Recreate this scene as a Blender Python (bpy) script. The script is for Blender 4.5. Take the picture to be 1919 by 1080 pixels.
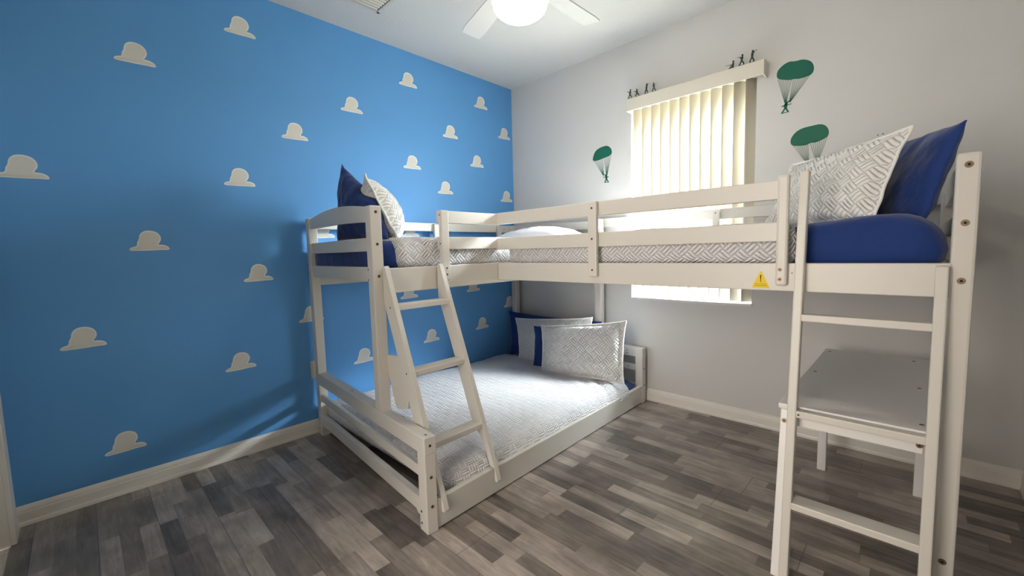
import bpy, bmesh, math, random
from mathutils import Vector, Matrix, noise

S = bpy.context.scene
for o in list(bpy.data.objects):
    bpy.data.objects.remove(o)
COL = S.collection

# ------------------------------------------------------------------ camera
def look_axes(yaw, pitch, roll):
    f = Vector((math.sin(yaw)*math.cos(pitch), math.cos(yaw)*math.cos(pitch), -math.sin(pitch)))
    r = Vector((math.cos(yaw), -math.sin(yaw), 0))
    u = r.cross(f)
    c, s = math.cos(roll), math.sin(roll)
    return c*r+s*u, -s*r+c*u, f
r_, u_, f_ = look_axes(-0.7713340, 0.0877285, -0.0260689)
cd = bpy.data.cameras.new('camera')
cam = bpy.data.objects.new('camera', cd); COL.objects.link(cam)
cd.sensor_width = 36.0
cd.lens = 785.83/1919*36.0
cd.clip_start = 0.02
M = Matrix.Identity(4)
for i in range(3):
    M[i][0] = r_[i]; M[i][1] = u_[i]; M[i][2] = -f_[i]
M.translation = Vector((2.79768, -2.93330, 1.15212))
cam.matrix_world = M
S.camera = cam

# ------------------------------------------------------------------ light and exposure
S.view_settings.view_transform = 'Standard'
S.view_settings.look = 'None'
S.view_settings.gamma = 1.0
S.view_settings.use_curve_mapping = False
S.view_settings.exposure = 1.2

W = bpy.data.worlds.new('daylight'); S.world = W; W.use_nodes = True
wn = W.node_tree.nodes; wl = W.node_tree.links
bg = wn['Background']
_tc = wn.new('ShaderNodeTexCoord'); _sp = wn.new('ShaderNodeSeparateXYZ'); _cr = wn.new('ShaderNodeValToRGB'); _ma = wn.new('ShaderNodeMath')
wl.new(_tc.outputs['Generated'], _sp.inputs[0])
_ma.operation = 'MULTIPLY_ADD'; _ma.inputs[1].default_value = 0.5; _ma.inputs[2].default_value = 0.5
wl.new(_sp.outputs[2], _ma.inputs[0]); wl.new(_ma.outputs[0], _cr.inputs[0])
_cr.color_ramp.elements[0].position = 0.49; _cr.color_ramp.elements[0].color = (0.40, 0.40, 0.36, 1)   # sunlit ground
_cr.color_ramp.elements[1].position = 0.51; _cr.color_ramp.elements[1].color = (0.86, 0.93, 1.0, 1)
wl.new(_cr.outputs[0], bg.inputs[0])
bg.inputs[1].default_value = 20.0

sd = bpy.data.lights.new('sun', 'SUN'); sd.energy = 30.0; sd.angle = math.radians(35.0); sd.color = (0.93, 0.95, 1.0)   # hazy sun
sun = bpy.data.objects.new('sun', sd); COL.objects.link(sun)
sun.rotation_euler = Vector((-0.50, -0.62, -0.50)).to_track_quat('-Z', 'Y').to_euler()

# daylight coming in at the window: a portal that only guides the sky's own light
pd = bpy.data.lights.new('window_portal', 'AREA'); pd.shape = 'RECTANGLE'; pd.size = 0.83; pd.size_y = 1.4
pd.cycles.is_portal = True
po = bpy.data.objects.new('window_portal', pd); COL.objects.link(po)
po.location = (1.637, 0.165, 1.473)
po.rotation_euler = Vector((0, -1, 0)).to_track_quat('-Z', 'Z').to_euler()

# added fill light, unseen, in an invented hallway behind the camera
FILL = 27.0
hd = bpy.data.lights.new('hall_fill_light', 'AREA'); hd.shape = 'RECTANGLE'; hd.size = 1.1; hd.size_y = 1.9; hd.energy = FILL; hd.color = (1, 0.92, 0.82)
ho = bpy.data.objects.new('hall_fill_light', hd); COL.objects.link(ho)
ho.location = (2.05, -4.6, 1.3)
ho.rotation_euler = Vector((0, 1, 0)).to_track_quat('-Z', 'Z').to_euler()

# ------------------------------------------------------------------ materials
def new_mat(name):
    m = bpy.data.materials.new(name); m.use_nodes = True
    nt = m.node_tree
    return m, nt, nt.nodes['Principled BSDF']
def N(nt, t, **kw):
    n = nt.nodes.new(t)
    for k, v in kw.items(): setattr(n, k, v)
    return n
def math_n(nt, op, a, b=None, c=None):
    n = N(nt, 'ShaderNodeMath', operation=op)
    for i, v in enumerate((a, b, c)):
        if v is None: continue
        if isinstance(v, (int, float)): n.inputs[i].default_value = v
        else: nt.links.new(v, n.inputs[i])
    return n.outputs[0]
def simple(name, col, rough=0.5, spec=0.5, bump=0.0, bscale=200.0, var=0.0, metal=0.0, bdist=0.001):
    m, nt, b = new_mat(name)
    b.inputs['Base Color'].default_value = (*col, 1)
    b.inputs['Roughness'].default_value = rough
    b.inputs['Specular IOR Level'].default_value = spec
    b.inputs['Metallic'].default_value = metal
    tc = N(nt, 'ShaderNodeTexCoord')
    if bump:
        nz = N(nt, 'ShaderNodeTexNoise'); nz.inputs['Scale'].default_value = bscale; nz.inputs['Detail'].default_value = 3
        nt.links.new(tc.outputs['Object'], nz.inputs['Vector'])
        bp = N(nt, 'ShaderNodeBump'); bp.inputs['Strength'].default_value = bump; bp.inputs['Distance'].default_value = bdist
        nt.links.new(nz.outputs[0], bp.inputs['Height']); nt.links.new(bp.outputs[0], b.inputs['Normal'])
    if var:
        nz = N(nt, 'ShaderNodeTexNoise'); nz.inputs['Scale'].default_value = 3.0
        nt.links.new(tc.outputs['Object'], nz.inputs['Vector'])
        mx = N(nt, 'ShaderNodeMix', data_type='RGBA')
        mx.inputs[6].default_value = (*[c*(1-var) for c in col], 1)
        mx.inputs[7].default_value = (*[min(1, c*(1+var)) for c in col], 1)
        nt.links.new(nz.outputs[0], mx.inputs[0]); nt.links.new(mx.outputs[2], b.inputs['Base Color'])
    return m

M_blue = simple('blue_wall_paint', (0.12, 0.365, 0.74), 0.55, 0.35, 0.35, 160, 0.04)
M_grey = simple('grey_wall_paint', (0.68, 0.665, 0.64), 0.6, 0.3, 0.35, 160, 0.02)
M_ceil = simple('ceiling_paint', (0.67, 0.655, 0.63), 0.8, 0.2, 0.8, 90, 0.0, 0, 0.003)
M_trim = simple('trim_paint', (0.83, 0.79, 0.72), 0.35, 0.5)
M_wood = simple('white_bed_paint', (0.69, 0.655, 0.60), 0.38, 0.5, 0.15, 60, 0.02)
M_desk = simple('white_desk_paint', (0.83, 0.81, 0.79), 0.3, 0.5)
M_bolt = simple('bronze_bolt', (0.20, 0.14, 0.09), 0.4, 0.5, metal=0.7)
M_hole = simple('dark_recess', (0.03, 0.025, 0.02), 0.8, 0.1)
M_navy = simple('navy_cotton', (0.013, 0.042, 0.19), 0.75, 0.2, 0.5, 14, 0.10, 0, 0.02)
M_navy.node_tree.nodes['Principled BSDF'].inputs['Sheen Weight'].default_value = 0.25
M_cloudrim = simple('cloud_white', (0.86, 0.86, 0.84), 0.6, 0.2)
M_cloud = simple('cloud_cream', (0.75, 0.73, 0.67), 0.6, 0.2)
M_green = simple('green_vinyl', (0.012, 0.135, 0.085), 0.5, 0.3)
M_army = simple('army_green_plastic', (0.035, 0.075, 0.04), 0.45, 0.4)
M_val = simple('cream_valance', (0.74, 0.69, 0.58), 0.45, 0.4)
M_fan = simple('fan_white', (0.82, 0.82, 0.78), 0.4, 0.4)
M_vent = simple('vent_metal', (0.62, 0.60, 0.56), 0.4, 0.4)
M_yel = simple('warning_yellow', (0.88, 0.62, 0.02), 0.5, 0.3)
M_black = simple('print_black', (0.03, 0.025, 0.01), 0.6, 0.2)
M_plate = simple('outlet_plastic', (0.62, 0.56, 0.47), 0.4, 0.4)
M_fold = simple('white_cotton', (0.82, 0.81, 0.82), 0.8, 0.2)
M_piping = simple('white_piping', (0.86, 0.85, 0.83), 0.7, 0.2)

# glass of the lamp: opal glass with the bulb's glow
m, nt, b = new_mat('lit_lamp_glass')
b.inputs['Base Color'].default_value = (0.95, 0.93, 0.88, 1)
b.inputs['Emission Color'].default_value = (1, 0.90, 0.74, 1)
b.inputs['Emission Strength'].default_value = 15.0
M_lamp = m

# clear window glass
m, nt, b = new_mat('window_glass')
nt.nodes.remove(b)
g = N(nt, 'ShaderNodeBsdfTransparent'); g.inputs[0].default_value = (0.95, 0.98, 0.97, 1)
gl = N(nt, 'ShaderNodeBsdfGlossy'); gl.inputs['Roughness'].default_value = 0.02
mx = N(nt, 'ShaderNodeMixShader'); mx.inputs[0].default_value = 0.05
nt.links.new(g.outputs[0], mx.inputs[1]); nt.links.new(gl.outputs[0], mx.inputs[2])
nt.links.new(mx.outputs[0], nt.nodes['Material Output'].inputs[0])
M_glass = m

# vertical blind vinyl: lets light through
m, nt, b = new_mat('blind_vinyl')
b.inputs['Base Color'].default_value = (0.50, 0.45, 0.36, 1); b.inputs['Roughness'].default_value = 0.5
tr = N(nt, 'ShaderNodeBsdfTranslucent'); tr.inputs[0].default_value = (0.92, 0.87, 0.76, 1)
mx = N(nt, 'ShaderNodeMixShader'); mx.inputs[0].default_value = 0.10
nt.links.new(b.outputs[0], mx.inputs[1]); nt.links.new(tr.outputs[0], mx.inputs[2])
nt.links.new(mx.outputs[0], nt.nodes['Material Output'].inputs[0])
M_blind = m

def quilt_mat(name, col, cell=0.046, dist=0.009, strength=1.0, diag=True):
    m, nt, b = new_mat(name)
    b.inputs['Base Color'].default_value = (*col, 1)
    b.inputs['Roughness'].default_value = 0.8; b.inputs['Specular IOR Level'].default_value = 0.2
    b.inputs['Sheen Weight'].default_value = 0.2
    uv = N(nt, 'ShaderNodeUVMap'); sp = N(nt, 'ShaderNodeSeparateXYZ')
    nt.links.new(uv.outputs[0], sp.inputs[0])
    x, y = sp.outputs[0], sp.outputs[1]
    k = 0.7071/cell
    if diag:
        u = math_n(nt, 'MULTIPLY', math_n(nt, 'ADD', x, y), k); v = math_n(nt, 'MULTIPLY', math_n(nt, 'SUBTRACT', x, y), k)
    else:
        u = math_n(nt, 'DIVIDE', x, cell); v = math_n(nt, 'DIVIDE', y, cell)
    fu, fv = math_n(nt, 'FLOOR', u), math_n(nt, 'FLOOR', v)
    par = math_n(nt, 'FLOORED_MODULO', math_n(nt, 'ADD', fu, fv), 2.0)
    cu, cv = math_n(nt, 'SUBTRACT', u, fu), math_n(nt, 'SUBTRACT', v, fv)
    def ridge(a, e):
        s = math_n(nt, 'ABSOLUTE', math_n(nt, 'SINE', math_n(nt, 'MULTIPLY', a, math.pi*3)))
        s = math_n(nt, 'POWER', s, 0.6)
        ed = math_n(nt, 'POWER', math_n(nt, 'SINE', math_n(nt, 'MULTIPLY', e, math.pi)), 0.35)
        return math_n(nt, 'MULTIPLY', s, ed)
    mix = N(nt, 'ShaderNodeMix')
    nt.links.new(par, mix.inputs[0]); nt.links.new(ridge(cu, cv), mix.inputs[2]); nt.links.new(ridge(cv, cu), mix.inputs[3])
    bp = N(nt, 'ShaderNodeBump'); bp.inputs['Strength'].default_value = strength; bp.inputs['Distance'].default_value = dist
    nt.links.new(mix.outputs[0], bp.inputs['Height']); nt.links.new(bp.outputs[0], b.inputs['Normal'])
    return m
M_quilt = quilt_mat('white_quilt', (0.83, 0.82, 0.84))
M_quilt_low = quilt_mat('white_low_quilt', (0.83, 0.82, 0.84), 0.044, 0.007, 1.0, False)
M_sham = quilt_mat('white_quilted_sham', (0.84, 0.83, 0.81), 0.046, 0.008)

# floor: grey multi-strip planks running along the window wall
m, nt, b = new_mat('grey_plank_laminate')
tc = N(nt, 'ShaderNodeTexCoord'); sp = N(nt, 'ShaderNodeSeparateXYZ'); nt.links.new(tc.outputs['Object'], sp.inputs[0])
X, Y = sp.outputs[0], sp.outputs[1]
def wnoise1(a, seed):
    n = N(nt, 'ShaderNodeTexWhiteNoise', noise_dimensions='1D')
    nt.links.new(math_n(nt, 'ADD', a, seed), n.inputs['W']); return n.outputs['Value']
PW = 0.19
ypl = math_n(nt, 'DIVIDE', math_n(nt, 'ADD', Y, 1.449+PW*20), PW)
row = math_n(nt, 'FLOOR', ypl)
yst = math_n(nt, 'DIVIDE', math_n(nt, 'ADD', Y, 1.449+PW*20), PW/3)
srow = math_n(nt, 'FLOOR', yst)
off = math_n(nt, 'MULTIPLY', wnoise1(srow, 3.3), 3.0)
slen = math_n(nt, 'ADD', math_n(nt, 'MULTIPLY', wnoise1(srow, 9.1), 0.20), 0.28)
xs = math_n(nt, 'DIVIDE', math_n(nt, 'ADD', X, off), slen)
sc = math_n(nt, 'FLOOR', xs)
cv = N(nt, 'ShaderNodeCombineXYZ'); nt.links.new(srow, cv.inputs[0]); nt.links.new(sc, cv.inputs[1])
wn2 = N(nt, 'ShaderNodeTexWhiteNoise', noise_dimensions='2D'); nt.links.new(cv.outputs[0], wn2.inputs['Vector'])
# grain stretched along the plank, shifted per strip
cv2 = N(nt, 'ShaderNodeCombineXYZ')
nt.links.new(math_n(nt, 'MULTIPLY', X, 3.2), cv2.inputs[0]); nt.links.new(math_n(nt, 'MULTIPLY', Y, 26.0), cv2.inputs[1]); nt.links.new(math_n(nt, 'MULTIPLY', wn2.outputs['Value'], 37.0), cv2.inputs[2])
gr = N(nt, 'ShaderNodeTexNoise'); gr.inputs['Scale'].default_value = 1.6; gr.inputs['Detail'].default_value = 6; gr.inputs['Roughness'].default_value = 0.65; gr.inputs['Distortion'].default_value = 0.6
nt.links.new(cv2.outputs[0], gr.inputs['Vector'])
bl = N(nt, 'ShaderNodeTexNoise'); bl.inputs['Scale'].default_value = 7.0; bl.inputs['Detail'].default_value = 4
nt.links.new(tc.outputs['Object'], bl.inputs['Vector'])
val = math_n(nt, 'ADD', math_n(nt, 'MULTIPLY', wn2.outputs['Value'], 0.54), math_n(nt, 'MULTIPLY', gr.outputs[0], 0.80))
val = math_n(nt, 'ADD', val, math_n(nt, 'MULTIPLY', bl.outputs[0], 0.55))
val = math_n(nt, 'SUBTRACT', val, 0.34)
cr = N(nt, 'ShaderNodeValToRGB')
els = cr.color_ramp.elements
els[0].position = 0.0; els[0].color = (0.052, 0.043, 0.037, 1)
els[1].position = 1.0; els[1].color = (0.55, 0.48, 0.42, 1)
for p_, c_ in ((0.25, (0.115, 0.099, 0.090, 1)), (0.5, (0.22, 0.186, 0.163, 1)), (0.72, (0.33, 0.283, 0.247, 1))):
    e = els.new(p_); e.color = c_
nt.links.new(val, cr.inputs[0])
# seams
def seam(coord, w):
    fr = math_n(nt, 'FRACT', coord)
    d = math_n(nt, 'MINIMUM', fr, math_n(nt, 'SUBTRACT', 1.0, fr))
    return math_n(nt, 'LESS_THAN', d, w)
poff = math_n(nt, 'MULTIPLY', wnoise1(row, 1.7), 1.2)
px = math_n(nt, 'DIVIDE', math_n(nt, 'ADD', X, poff), 1.21)
sm = math_n(nt, 'MAXIMUM', seam(ypl, 0.006), seam(px, 0.0012))
mx = N(nt, 'ShaderNodeMix', data_type='RGBA')
nt.links.new(math_n(nt, 'MULTIPLY', sm, 0.6), mx.inputs[0]); nt.links.new(cr.outputs[0], mx.inputs[6]); mx.inputs[7].default_value = (0.03, 0.027, 0.025, 1)
nt.links.new(mx.outputs[2], b.inputs['Base Color'])
b.inputs['Roughness'].default_value = 0.31; b.inputs['Specular IOR Level'].default_value = 0.5
bp = N(nt, 'ShaderNodeBump'); bp.inputs['Strength'].default_value = 0.15; bp.inputs['Distance'].default_value = 0.002
nt.links.new(math_n(nt, 'SUBTRACT', gr.outputs[0], math_n(nt, 'MULTIPLY', sm, 1.0)), bp.inputs['Height']); nt.links.new(bp.outputs[0], b.inputs['Normal'])
M_floor = m

# ------------------------------------------------------------------ mesh helpers
def obj(name, bm, mat, parent=None, smooth=False):
    me = bpy.data.meshes.new(name); bm.normal_update(); bm.to_mesh(me); bm.free()
    mats = mat if isinstance(mat, (list, tuple)) else [mat]
    for mm in mats: me.materials.append(mm)
    if smooth:
        for p in me.polygons: p.use_smooth = True
    o = bpy.data.objects.new(name, me); COL.objects.link(o)
    if parent is not None:
        o.parent = parent
        o.matrix_parent_inverse = Matrix.Translation(parent.location).inverted()
    return o
def tag(o, label=None, cat=None, group=None, kind=None):
    if label: o['label'] = label
    if cat: o['category'] = cat
    if group: o['group'] = group
    if kind: o['kind'] = kind
    return o
def thing(name, label, cat, loc=(0, 0, 0), group=None):
    o = bpy.data.objects.new(name, None); COL.objects.link(o); o.location = loc
    o.empty_display_size = 0.05
    return tag(o, label, cat, group)
def add_box(bm, lo, hi, mtx=None, bev=0.0, mi=0):
    vs = [bm.verts.new(Vector((x, y, z))) for x in (lo[0], hi[0]) for y in (lo[1], hi[1]) for z in (lo[2], hi[2])]
    fs = [(0, 1, 3, 2), (4, 6, 7, 5), (0, 4, 5, 1), (2, 3, 7, 6), (0, 2, 6, 4), (1, 5, 7, 3)]
    faces = [bm.faces.new([vs[i] for i in f]) for f in fs]
    for f in faces: f.material_index = mi
    newv = list(vs)
    if bev > 0:
        es = list({e for f in faces for e in f.edges})
        r = bmesh.ops.bevel(bm, geom=es, offset=bev, segments=2, profile=0.5, affect='EDGES', clamp_overlap=True)
        newv = list({v for f in r['faces'] for v in f.verts} | {v for v in vs if v.is_valid})
        for f in r['faces']: f.material_index = mi
    if mtx is not None:
        for v in newv: v.co = mtx @ v.co
    return newv
def box(name, lo, hi, mat, parent=None, bev=0.003, mtx=None):
    bm = bmesh.new(); add_box(bm, lo, hi, mtx, bev); return obj(name, bm, mat, parent)
def add_cyl(bm, p0, p1, r0, r1=None, seg=16, cap=True):
    p0, p1 = Vector(p0), Vector(p1); r1 = r0 if r1 is None else r1
    d = (p1-p0).normalized(); a = d.orthogonal().normalized(); c = d.cross(a)
    A = [bm.verts.new(p0+r0*(math.cos(t)*a+math.sin(t)*c)) for t in [2*math.pi*i/seg for i in range(seg)]]
    B = [bm.verts.new(p1+r1*(math.cos(t)*a+math.sin(t)*c)) for t in [2*math.pi*i/seg for i in range(seg)]]
    for i in range(seg):
        bm.faces.new((A[i], A[(i+1) % seg], B[(i+1) % seg], B[i]))
    if cap:
        bm.faces.new(A[::-1]); bm.faces.new(B)
def add_prism(bm, pts, fn, t0, t1, mi=0):
    """pts: 2-D outline; fn(a,b,t) -> 3-D point"""
    A = [bm.verts.new(fn(a, c, t0)) for a, c in pts]; B = [bm.verts.new(fn(a, c, t1)) for a, c in pts]
    n = len(pts)
    fa = bm.faces.new(A); fb = bm.faces.new(B[::-1]); fa.material_index = fb.material_index = mi
    for i in range(n):
        f = bm.faces.new((A[i], B[i], B[(i+1) % n], A[(i+1) % n])); f.material_index = mi
    bmesh.ops.recalc_face_normals(bm, faces=bm.faces[:])
def add_grid(bm, P, uvs=None, close=False, uv_layer=None):
    rows = len(P); cols = len(P[0])
    V = [[bm.verts.new(p) for p in r] for r in P]
    lay = bm.loops.layers.uv.verify()
    for i in range(rows-1):
        for j in range(cols-1):
            f = bm.faces.new((V[i][j], V[i+1][j], V[i+1][j+1], V[i][j+1]))
            if uvs:
                for l, (a, c) in zip(f.loops, ((i, j), (i+1, j), (i+1, j+1), (i, j+1))): l[lay].uv = uvs[a][c]
    return V
def nz(x, y, z=0.0): return noise.noise(Vector((x, y, z)))

def bolt(parent, p, n, r=0.0085, name='bolt'):
    p = Vector(p); n = Vector(n).normalized()
    bm = bmesh.new(); add_cyl(bm, p-n*0.004, p+n*0.0012, r, r*0.85, 14)
    add_cyl(bm, p+n*0.0013, p+n*0.0016, r*0.35, r*0.35, 6)
    for f in bm.faces[-8:]: f.material_index = 1
    return obj(name, bm, [M_bolt, M_hole], parent)

# ------------------------------------------------------------------ room shell
RX, RY, H = 3.19, -3.22, 2.65
WX0, WX1, WZ0, WZ1 = 1.224, 2.05, 0.773, 2.173
def struct(name, bm, mat): return tag(obj(name, bm, mat), kind='structure')
bm = bmesh.new(); add_box(bm, (-0.12, RY-0.12, -0.06), (RX+0.12, 0.17, 0)); struct('floor', bm, M_floor)
bm = bmesh.new(); add_box(bm, (-0.12, RY-0.12, H), (RX+0.12, 0.17, H+0.08)); struct('ceiling', bm, M_ceil)
bm = bmesh.new(); add_box(bm, (-0.12, RY-0.12, 0), (0, 0.0, H)); struct('wall_left', bm, M_blue)
bm = bmesh.new(); add_box(bm, (RX, RY-0.12, 0), (RX+0.12, 0.17, H)); struct('wall_right', bm, M_grey)
bm = bmesh.new()
add_box(bm, (-0.12, 0, 0), (WX0, 0.16, H)); add_box(bm, (WX1, 0, 0), (RX, 0.16, H))
add_box(bm, (WX0, 0, 0), (WX1, 0.16, WZ0)); add_box(bm, (WX0, 0, WZ1), (WX1, 0.16, H))
struct('wall_window_side', bm, M_grey)
# wall behind the camera: a closed door on its left, a doorway added on its right for fill light
DX0, DX1, EX0, EX1, DH = 0.17, 0.95, 1.55, 2.60, 2.10
bm = bmesh.new()
add_box(bm, (0, RY-0.12, 0), (DX0, RY, H)); add_box(bm, (DX1, RY-0.12, 0), (EX0, RY, H)); add_box(bm, (EX1, RY-0.12, 0), (RX, RY, H))
add_box(bm, (DX0, RY-0.12, DH), (DX1, RY, H)); add_box(bm, (EX0, RY-0.12, DH), (EX1, RY, H))
struct('wall_back', bm, M_grey)
HX0, HX1, HY = 1.25, 3.15, -4.8  # invented hall, unseen, built around the added fill light
bm = bmesh.new(); add_box(bm, (HX0, HY, -0.06), (HX1, RY-0.12, 0)); struct('floor_added_hall', bm, M_floor)
bm = bmesh.new(); add_box(bm, (HX0, HY, H), (HX1, RY-0.12, H+0.08)); struct('ceiling_added_hall', bm, M_ceil)
bm = bmesh.new()
add_box(bm, (HX0-0.08, HY-0.08, 0), (HX0, RY-0.12, H)); add_box(bm, (HX1, HY-0.08, 0), (HX1+0.08, RY-0.12, H)); add_box(bm, (HX0, HY-0.08, 0), (HX1, HY, H))
struct('wall_added_hall', bm, M_grey)
def casing(bm, a0, a1):
    for a, c, z0, z1 in ((a0-0.09, a0+0.005, 0, DH+0.09), (a1-0.005, a1+0.09, 0, DH+0.09), (a0-0.09, a1+0.09, DH-0.005, DH+0.09)):
        add_box(bm, (a, RY, z0), (c, RY+0.018, z1), bev=0.004)
    add_box(bm, (a0, RY-0.12, 0), (a0+0.015, RY+0.001, DH)); add_box(bm, (a1-0.015, RY-0.12, 0), (a1, RY+0.001, DH)); add_box(bm, (a0, RY-0.12, DH-0.015), (a1, RY+0.001, DH))
bm = bmesh.new(); casing(bm, DX0, DX1)
add_box(bm, (DX0+0.015, RY-0.07, 0.005), (DX1-0.015, RY-0.03, DH-0.015))
for z0, z1 in ((0.20, 0.95), (1.10, 1.95)): add_box(bm, (DX0+0.13, RY-0.032, z0), (DX1-0.13, RY-0.022, z1), bev=0.006)
struct('door_1', bm, M_trim)
bm = bmesh.new(); casing(bm, EX0, EX1); struct('door_added', bm, M_trim)  # casing of the unseen doorway added to let the fill light in

BP = [(0, 0), (0.016, 0), (0.016, 0.014), (0.0135, 0.020), (0.0135, 0.058), (0.011, 0.064), (0.011, 0.070), (0.008, 0.078), (0.003, 0.087), (0, 0.089)]
bm = bmesh.new(); add_prism(bm, BP, lambda a, c, t: Vector((a, t, c)), RY, -0.0); struct('baseboard_left', bm, M_trim)
bm = bmesh.new(); add_prism(bm, BP, lambda a, c, t: Vector((t, -a, c)), 0.0, RX); struct('baseboard_window_side', bm, M_trim)
bm = bmesh.new(); add_prism(bm, BP, lambda a, c, t: Vector((RX-a, t, c)), RY, 0.0); struct('baseboard_right', bm, M_trim)
bm = bmesh.new(); add_prism(bm, BP, lambda a, c, t: Vector((t, RY+a, c)), 0.0, DX0-0.09)
add_prism(bm, BP, lambda a, c, t: Vector((t, RY+a, c)), DX1+0.09, EX0-0.09)
add_prism(bm, BP, lambda a, c, t: Vector((t, RY+a, c)), EX1+0.09, RX); struct('baseboard_back', bm, M_trim)

# window: frame, meeting rail, sill, panes
win = bpy.data.objects.new('window_1', None); COL.objects.link(win); win.location = ((WX0+WX1)/2, 0.12, WZ0); tag(win, kind='structure')
bm = bmesh.new()
for a in ((WX0, WX0+0.035), (WX1-0.035, WX1)): add_box(bm, (a[0], 0.105, WZ0), (a[1], 0.145, WZ1))
for z in ((WZ0, WZ0+0.035), (WZ1-0.035, WZ1), (1.45, 1.49)): add_box(bm, (WX0+0.03, 0.107, z[0]), (WX1-0.03, 0.143, z[1]))
obj('window_frame', bm, M_trim, win)
box('window_sill', (WX0-0.002, -0.012, WZ0-0.012), (WX1+0.002, 0.105, WZ0+0.006), simple('sill_marble', (0.74, 0.73, 0.71), 0.35), win, 0.003)
for z in ((WZ0+0.03, 1.455), (1.485, WZ1-0.03)): box('pane', (WX0+0.03, 0.122, z[0]), (WX1-0.03, 0.126, z[1]), M_glass, win, 0)

# ------------------------------------------------------------------ blinds
t = thing('vertical_blind', 'closed vertical vinyl blind with cream valance covering the sunlit window', 'blind', (1.64, 0.03, WZ1))
for i in range(12):
    bm = bmesh.new(); P = []; U = []
    w = 0.089; a = math.radians(-47)
    xc = 1.262+i*(2.016-1.262)/11
    for k in range(9):
        s = (k/8-0.5)
        dx, dy = s*w, 0.006*(1-4*s*s)
        x = xc+dx*math.cos(a)-dy*math.sin(a); y = 0.045-dx*math.sin(a)-dy*math.cos(a)
        P.append([Vector((x, y, 0.79)), Vector((x, y, WZ1+0.03))])
    add_grid(bm, P)
    o = obj('slat', bm, M_blind, t, True)
    md = o.modifiers.new('s', 'SOLIDIFY'); md.thickness = 0.0008
bm = bmesh.new()
add_box(bm, (1.229, -0.088, 2.135), (2.108, -0.078, 2.222), bev=0.003)
add_box(bm, (1.229, -0.080, 2.135), (1.239, 0.0, 2.222), bev=0.001); add_box(bm, (2.098, -0.080, 2.135), (2.108, 0.0, 2.222), bev=0.001)
add_box(bm, (1.239, -0.080, 2.214), (2.098, 0.0, 2.222), bev=0.001)
obj('valance', bm, M_val, t)
box('head_rail', (1.24, -0.055, 2.17), (2.09, -0.015, 2.205), M_val, t, 0.002)
wd = bmesh.new(); add_cyl(wd, (1.246, -0.02, 2.18), (1.246, -0.012, 0.95), 0.004, 0.004, 8); obj('wand', wd, M_trim, t)

# ------------------------------------------------------------------ bed timber helpers
WOOD = M_wood
def frame_mtx(origin, ux):
    """local x along ux (ground vector), local y = inward normal, local z up"""
    ux = Vector((ux[0], ux[1], 0)).normalized(); uy = Vector((0, 0, 1)).cross(ux)
    m = Matrix.Identity(4)
    for i in range(3): m[i][0] = ux[i]; m[i][1] = uy[i]; m[i][2] = (0, 0, 1)[i]
    m.translation = Vector(origin); return m

BED = thing('bunk_bed', 'white painted wooden corner bunk bed with one low bed and two raised beds', 'bunk bed', (0.7, -1.0, 0))
# near end frame, runs from the blue wall (local x = 0) to the front corner post
L = math.hypot(1.363, 0.099)
Ef = frame_mtx((0.040, -1.930, 0), (1.363, -0.099))
def eb(name, x0, x1, y0, y1, z0, z1, bev=0.004): return box(name, (x0, y0, z0), (x1, y1, z1), WOOD, BED, bev, Ef)
def S_(s): return L-s
eb('post', 0.0, 0.058, 0, 0.052, 0, 1.386)
eb('post', S_(0.455), S_(0.397), 0, 0.055, 0.41, 1.376)
eb('post', S_(0.062), S_(0.0), 0, 0.052, 0, 0.345)
o = eb('end_rail', 0.05, S_(-0.002), 0, 0.055, 0.338, 0.411)
for x in (0.55, L-0.03):
    bolt(BED, Ef @ Vector((x, 0.026, 0.4105)), (0, 0, 1), 0.006)
eb('end_rail', 0.055, S_(0.055), 0.008, 0.030, 0.226, 0.272)
bm = bmesh.new()
pts = [(0.055, 0.062), (0.085, 0.062), (0.092, 0.072), (L-0.10, 0.072), (L-0.088, 0.058), (L-0.055, 0.058), (L-0.055, 0.134), (0.055, 0.134)]
add_prism(bm, pts, lambda a, c, tt: Ef @ Vector((a, tt, c)), 0.006, 0.034); obj('end_rail', bm, WOOD, BED)
# upper headboard: three slats, the top one arched
def arch(x0, x1, zl, zm, zr, bl, bmid, br, n=14):
    p = []
    for i in range(n+1):
        k = i/n; p.append((x0+(x1-x0)*k, (zl*(1-k)+zr*k)+(zm-(zl+zr)/2)*math.sin(math.pi*k)))
    for i in range(n, -1, -1):
        k = i/n; p.append((x0+(x1-x0)*k, (bl*(1-k)+br*k)+(bmid-(bl+br)/2)*math.sin(math.pi*k)))
    return p
bm = bmesh.new(); add_prism(bm, arch(0.05, S_(0.447), 1.378, 1.408, 1.374, 1.318, 1.318, 1.304), lambda a, c, tt: Ef @ Vector((a, tt, c)), 0.012, 0.034); obj('headboard_slat', bm, WOOD, BED)
eb('headboard_slat', 0.055, S_(0.45), 0.012, 0.034, 1.168, 1.232)
eb('headboard_slat', 0.055, S_(0.45), 0.010, 0.040, 1.024, 1.093)
un = (Ef.to_3x3() @ Vector((0, -1, 0))); ux = Ef.to_3x3() @ Vector((1, 0, 0))
for z in (1.347, 1.20, 1.052): bolt(BED, Ef @ Vector((S_(0.397), 0.028, z)), ux, 0.008)
for z in (1.035, 1.083): bolt(BED, Ef @ Vector((S_(0.448), 0.0, z)), un, 0.005)
for z in (0.375, 0.24, 0.115): bolt(BED, Ef @ Vector((S_(-0.001), 0.026, z)), ux, 0.0075)
for z in (0.035, 0.085): bolt(BED, Ef @ Vector((S_(0.045), 0.0, z)), un, 0.006)
for z in (1.365, 1.2, 1.10, 1.05): bolt(BED, Ef @ Vector((0.010, 0.0, z)), un, 0.0045)
for z in (0.04, 0.10): bolt(BED, Ef @ Vector((0.012, 0.0, z)), un, 0.0045)

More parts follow.
